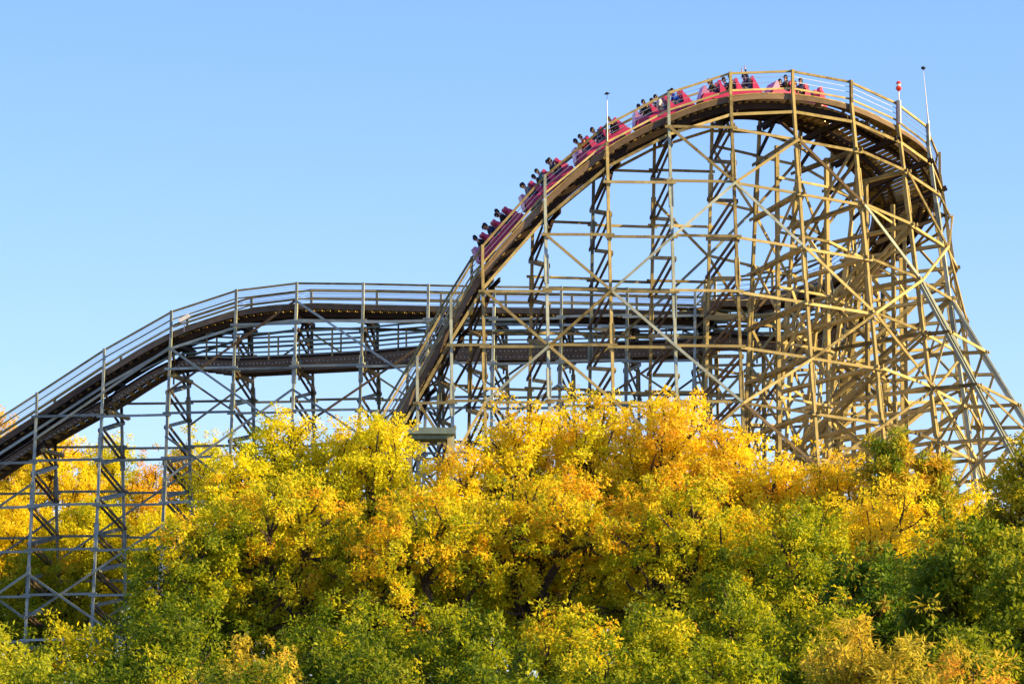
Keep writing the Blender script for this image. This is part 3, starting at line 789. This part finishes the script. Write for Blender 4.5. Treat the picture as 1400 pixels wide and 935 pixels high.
def tree(name, label, px, topy, D, wpx, kind, seed, cat='tree', hfrac=0.68, dens=1.0, leaf=0.155, tone=0.0, aspect=0.52, clump=0.68, group=None, limbs=8, open_=.35):
    rs = np.random.RandomState(seed)
    top = P(px, topy, D); gz = ground_z(top.x, top.y); H = top.z-gz; w = wpx*D/F
    root = empty(name, (top.x, top.y, gz-0.1), label, cat, group)
    a = w/2; c = H*hfrac/2; cz = H-c
    # knobbly envelope: many lobes on a main body, so that the outline is uneven and the light breaks up
    lobes = [(np.array([0, 0, cz]), np.array([a*0.62, a*0.62, c*0.7]))]
    NLB = int(np.clip(5+a*c*0.55, 8, 22))
    for k in range(NLB):
        an = k*2.399+rs.uniform(-.3, .3); e = 1-2*(k+.5)/NLB*0.86; rr = math.sqrt(max(0.05, 1-e*e))*rs.uniform(.85, 1.05)
        lr = np.array([1, 1, .72])*rs.uniform(.30, .46)*min(a, c*1.15)*(1.25 if NLB < 12 else 1.0)
        lobes.append((np.array([math.cos(an)*rr*(a-lr[0]), math.sin(an)*rr*(a-lr[0]), cz+(c-lr[2])*e]), lr))
    lobes.append((np.array([rs.uniform(-.15, .15)*a, 0, H-c*0.28]), np.array([a*.28, a*.28, c*.28])))
    ltone = rs.normal(size=len(lobes))*0.07
    M_ = int(max(30, 10.5*dens*(a*c)**0.93)); pts = []; lid = []
    while len(pts) < M_*6:
        li = rs.randint(1, len(lobes)) if rs.rand() > .2 else 0
        lo = lobes[li]; d = rs.normal(size=3); d /= np.linalg.norm(d); q = lo[0]+d*lo[1]*rs.uniform(.3, 1)**0.4*(1.0 if rs.rand() > .13 else rs.uniform(1.1, 1.45))
        if q[2] > H: continue
        if open_ and q[1] < -0.1*a and q[2] < cz+0.3*c and rs.rand() < open_: continue
        if q[2] > H*0.12: pts.append(q); lid.append(li)
    pts = np.array(pts); lid = np.array(lid)
    sel = [0]; dist = np.linalg.norm(pts-pts[0], axis=1)
    for _ in range(M_-1):
        j = int((dist*rs.uniform(.6, 1, len(pts))).argmax()); sel.append(j); dist = np.minimum(dist, np.linalg.norm(pts-pts[j], axis=1))
    tips = pts[sel]; tl = lid[sel]; tctr = np.array([lobes[i][0]-[0, 0, lobes[i][1][2]*.5] for i in tl])
    # skeleton
    tk = MB(); trH = max(0.12*H, cz-c*0.9); base = np.array([0, 0, 0.0]); fork = np.array([rs.uniform(-.2, .2), rs.uniform(-.2, .2), trH])
    r0 = (0.036 if open_ > .5 else 0.027)*H+0.03
    tk.tube([base, base*.5+fork*.5+rs.normal(size=3)*0.05, fork], [r0*1.25, r0, r0*0.85], 8)
    lead = fork + np.array([0, 0, (H-trH)*0.45])
    tk.tube([fork, (fork+lead)/2+rs.normal(size=3)*.15, lead], [r0*.7, r0*.5, r0*.3], 6)
    kl = min(limbs, len(tips)//4); ga, gc = kmeans(tips, kl, rs)
    for g_ in range(kl):
        T = tips[ga == g_]
        if len(T) == 0: continue
        st = fork + (lead-fork)*rs.uniform(0, .5); m1 = st+(gc[g_]-st)*0.55+np.array([0, 0, 0.05*H]); 
        bend = (st+m1)/2 + rs.normal(size=3)*0.03*H
        tk.tube([st, bend, m1], [r0*.5, r0*.4, r0*.3], 5)
        k2 = max(1, min(5, len(T)//3)); sa, sc = kmeans(T, k2, rs)
        for h in range(k2):
            U = T[sa == h]
            if len(U) == 0: continue
            m2 = m1+(sc[h]-m1)*0.6+rs.normal(size=3)*.1
            tk.tube([m1, (m1+m2)/2+rs.normal(size=3)*.12, m2], [r0*.28, r0*.22, r0*.16], 4)
            for u_ in U: tk.tube([m2, (m2+u_)/2+rs.normal(size=3)*.15, u_], [r0*.15, r0*.11, r0*.06], 3)
    tk.build('trunk', M['bark'], root)
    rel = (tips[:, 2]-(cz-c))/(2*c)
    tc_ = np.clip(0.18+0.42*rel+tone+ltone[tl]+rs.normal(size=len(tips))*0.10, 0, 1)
    # each tip: a few overlapping sprays
    cen = []; tn = []; rd = []; oc = []
    for q, t, lc_ in zip(tips, tc_, tctr):
        for _ in range(6):
            oc.append(lc_); cen.append(q+rs.normal(size=3)*clump*0.55); tn.append(t+rs.normal()*.09); rd.append(clump*rs.uniform(.3, .65))
    per = 52
    me = leaves_mesh('crown', np.array(cen), np.array(tn), per, np.array(rd), leaf, rs, aspect, outward=np.array(oc))
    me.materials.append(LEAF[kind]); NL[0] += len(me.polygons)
    o = bpy.data.objects.new('crown', me); COL.objects.link(o); o.parent = root
    return root
TREES = [
 # behind the left trestle
 ('maple', 'orange gold maple at the far left edge, its top touching the sloping track', -25, 553, 272, 170, 'orange', 1, {}),
 ('maple', 'golden tree behind the trestle just below the track at far left', 70, 590, 268, 150, 'gold', 2, {}),
 ('maple', 'bright yellow tree seen through the trestle left of the sky gap', 150, 598, 274, 130, 'yellow', 3, {}),
 ('oak_tree', 'thin topped orange tree beside the gap of sky behind the left trestle', 205, 632, 268, 110, 'orange', 4, dict(dens=.8)),
 ('oak_tree', 'yellow green tree right of the sky gap behind the left trestle', 268, 592, 270, 120, 'yellow', 5, {}),
 ('oak_tree', 'low gold tree behind the trestle legs at the left edge', 15, 668, 258, 170, 'gold', 6, dict(hfrac=.8)),
 ('oak_tree', 'low yellow tree between the second and third trestle bents from the left', 115, 680, 257, 150, 'yellow', 7, dict(hfrac=.8)),
 ('oak_tree', 'shaded yellow tree behind the trestle where the long mound of trees begins', 210, 690, 256, 150, 'yellow', 8, dict(hfrac=.8)),
 ('oak_tree', 'tree with greenish gold crown low behind the leftmost bent', 55, 745, 252, 170, 'olive', 9, dict(hfrac=.8, tone=.15)),
 # crest of the mound
 ('zelkova', 'yellow tree at the left shoulder of the mound, beside the trestle legs', 318, 612, 194, 115, 'yellow', 11, {}),
 ('zelkova', 'tall yellow tree whose tip crosses the left trestle girts', 375, 560, 196, 150, 'yellow', 12, {}),
 ('zelkova', 'yellow crown in the dip between the two left peaks of the mound', 445, 582, 196, 140, 'yellow', 13, dict(tone=.1)),
 ('zelkova', 'tall bright yellow tree just left of the foot of the hill track', 508, 560, 195, 150, 'yellow', 14, dict(tone=.12)),
 ('zelkova', 'gold orange tree below the service platform at the foot of the hill', 625, 612, 193, 150, 'gold', 15, {}),
 ('zelkova', 'golden tree rising right of the service platform', 708, 554, 195, 160, 'gold', 16, {}),
 ('zelkova', 'tallest golden tree at the centre of the mound', 795, 537, 196, 190, 'gold', 17, {}),
 ('zelkova', 'orange tipped golden tree right of the tallest one on the mound', 905, 540, 195, 180, 'gold', 18, dict(tone=.12)),
 ('zelkova', 'orange gold tree on the falling right shoulder of the mound', 985, 578, 193, 150, 'gold', 19, dict(tone=.18)),
 ('zelkova', 'smaller gold tree in the notch right of the mound shoulder', 1050, 622, 191, 130, 'gold', 20, dict(tone=.1)),
 ('zelkova', 'rounded orange gold tree in front of the turn trestle', 1130, 620, 190, 130, 'orange', 21, dict(tone=-.15)),
 ('zelkova', 'low golden tree in front of the green and gold pine', 1200, 660, 182, 210, 'gold', 22, dict(hfrac=.6, tone=.1)),
 ('zelkova', 'yellow tree low between the pine and the right edge', 1310, 665, 190, 150, 'yellow', 24, {}),
 ('oak_tree', 'green gold oak at the right edge, its top in front of the buttress posts', 1405, 590, 178, 150, 'green', 25, dict(leaf=.19, tone=.35)),
 # spreading trees on the face of the mound
 ('spreading_tree', 'spreading olive tree on the left face of the mound below the trestle legs', 262, 695, 170, 190, 'olive', 31, dict(tone=.08)),
 ('spreading_tree', 'broad yellow green tree with fanned dark limbs left of centre', 385, 650, 172, 280, 'olive', 32, dict(tone=.22, limbs=9, open_=.8)),
 ('spreading_tree', 'broad olive and yellow tree under the foot of the hill', 560, 668, 170, 270, 'olive', 33, dict(tone=.28, limbs=9, open_=.8)),
 ('spreading_tree', 'widest spreading tree with open dark branches at the centre of the mound', 745, 640, 172, 320, 'olive', 34, dict(tone=.32, limbs=10, open_=.93)),
 ('spreading_tree', 'broad yellow olive tree right of centre with upright dark limbs', 925, 650, 170, 270, 'olive', 35, dict(tone=.28, limbs=9, open_=.8)),
 ('spreading_tree', 'olive tree on the right slope of the mound', 1070, 690, 168, 230, 'olive', 36, dict(tone=.12)),
 ('broadleaf_tree', 'dark green tree below the low golden one at right', 1195, 745, 160, 190, 'dark', 37, dict(leaf=.19, tone=.2)),
 ('broadleaf_tree', 'large leafy green tree near the right edge', 1330, 700, 152, 210, 'green', 38, dict(leaf=.2, tone=.14, clump=.6)),
 ('broadleaf_tree', 'green tree with yellowing tips at the lower right edge', 1410, 745, 146, 150, 'green', 39, dict(leaf=.2, tone=.16)),
 # lower slope
 ('young_tree', 'yellow green sapling crown at the lower left corner', 5, 870, 135, 120, 'lime', 41, dict(tone=.1)),
 ('young_tree', 'olive gold tree at the foot of the leftmost trestle legs', 100, 860, 150, 200, 'olive', 42, dict(tone=0.07)),
 ('young_tree', 'green olive tree low at left, beside the small orange flecked tree', 225, 812, 150, 200, 'olive', 43, dict(tone=-0.10)),
 ('young_tree', 'small tree with scattered orange leaves low on the left of the mound', 350, 877, 140, 150, 'russet', 44, dict(tone=-.1)),
 ('young_tree', 'green tree right of the small orange flecked one low in the picture', 470, 827, 150, 220, 'olive', 45, dict(tone=-0.13)),
 ('young_tree', 'olive green tree low left of the picture centre', 620, 837, 150, 200, 'olive', 46, dict(tone=-0.08)),
 ('young_tree', 'rounded yellow green tree low at the picture centre', 765, 837, 146, 190, 'olive', 47, dict(tone=0.10)),
 ('young_tree', 'olive tree with gold tips low right of the centre', 880, 822, 150, 190, 'olive', 48, dict(tone=-0.03)),
 ('young_tree', 'bright olive round crown low on the right slope', 1000, 792, 152, 190, 'olive', 49, dict(tone=0.00)),
 ('young_tree', 'green yellow tree in front of the dark green one', 1115, 822, 146, 160, 'olive', 50, dict(tone=-0.06)),
 ('young_tree', 'low deep green tree under the large leafy green one', 1300, 857, 136, 200, 'green', 51, dict(leaf=.19, tone=.12)),
 # undergrowth along the lower edge
 ('shrub', 'dark olive bush on the lower edge near the left corner', 60, 905, 128, 160, 'olive', 61, dict(tone=-0.20)),
 ('shrub', 'green gold bush on the lower edge left of the small orange flecked tree', 200, 885, 128, 170, 'olive', 62, dict(tone=-0.05)),
 ('shrub', 'green bush on the lower edge below the small orange flecked tree', 345, 915, 126, 170, 'green', 63, dict(tone=0.02)),
 ('shrub', 'dark green bush on the lower edge, left of the picture centre', 500, 885, 128, 190, 'green', 64, dict(tone=0.07)),
 ('shrub', 'olive bush on the lower edge at the picture centre', 660, 895, 127, 180, 'olive', 65, dict(tone=-0.15)),
 ('shrub', 'mixed green and gold bush on the lower edge right of centre', 830, 885, 128, 190, 'olive', 66, dict(tone=-0.05)),
 ('shrub', 'gold flecked bush on the lower edge below the right slope', 985, 875, 127, 180, 'olive', 67, dict(tone=0.05)),
 ('shrub', 'orange brown shrub with long leaves on the lower edge at right', 1180, 850, 120, 170, 'russet', 68, dict(leaf=.2, aspect=.3, dens=.8, tone=-.1)),
 ('shrub', 'sparse twiggy shrub with few brown leaves in the lower right corner', 1320, 895, 116, 170, 'russet', 69, dict(leaf=.2, aspect=.3, dens=.35, tone=.1)),
]
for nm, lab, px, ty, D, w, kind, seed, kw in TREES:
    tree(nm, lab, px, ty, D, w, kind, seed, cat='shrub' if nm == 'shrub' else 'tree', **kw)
# pines: tufts of needles at the end of whorled branches
def pine(label, px, topy, D, wpx, seed):
    rs = np.random.RandomState(seed); top = P(px, topy, D); gz = ground_z(top.x, top.y); H = top.z-gz; a = wpx*D/F/2
    root = empty('pine_tree', (top.x, top.y, gz-.1), label, 'tree')
    tk = MB(); tk.tube([(0, 0, 0), (0.1, 0, H*.5), (0, 0, H-.3)], [.22, .15, .04], 8); cen = []; tn = []
    for k in range(16):
        z = H*(0.5+0.5*k/16); rad = a*(1.05-((k/16)**1.6)*.75)
        for j in range(5):
            an = j*2*math.pi/5+k*.7+rs.uniform(-.3, .3); rr = rad*rs.uniform(.7, 1.1)
            e = np.array([math.cos(an)*rr, math.sin(an)*rr, z+rr*.25]); tk.tube([(0, 0, z-.2), tuple(e*[.5, .5, 1]+[0, 0, -.1]), tuple(e)], [.05, .035, .015], 4)
            for q in range(4):
                f = rs.uniform(.45, 1); c_ = np.array([0, 0, z-.2])*(1-f)+e*f+rs.normal(size=3)*.25+[0, 0, .15]; cen.append(c_); tn.append(np.clip(rs.uniform(.3, 1.0), 0, 1))
    tk.build('trunk', M['bark'], root)
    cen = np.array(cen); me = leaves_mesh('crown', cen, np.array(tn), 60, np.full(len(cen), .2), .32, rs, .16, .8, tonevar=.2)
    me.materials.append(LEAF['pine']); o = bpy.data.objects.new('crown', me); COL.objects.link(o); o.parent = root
pine('taller green and gold pine with tufted needles in front of the turn trestle', 1215, 598, 188, 110, 71)
pine('shorter tufted pine standing right of the taller pine', 1275, 622, 189, 90, 72)
print('leaves', NL[0], 'objects', len(bpy.data.objects))
for s in stations:
    print(s.i, s.zone, s.theta, [round(v) for v in proj(edge(s, 1))], [round(v) for v in proj(edge(s, -1))], [round(v,1) for v in s.c])
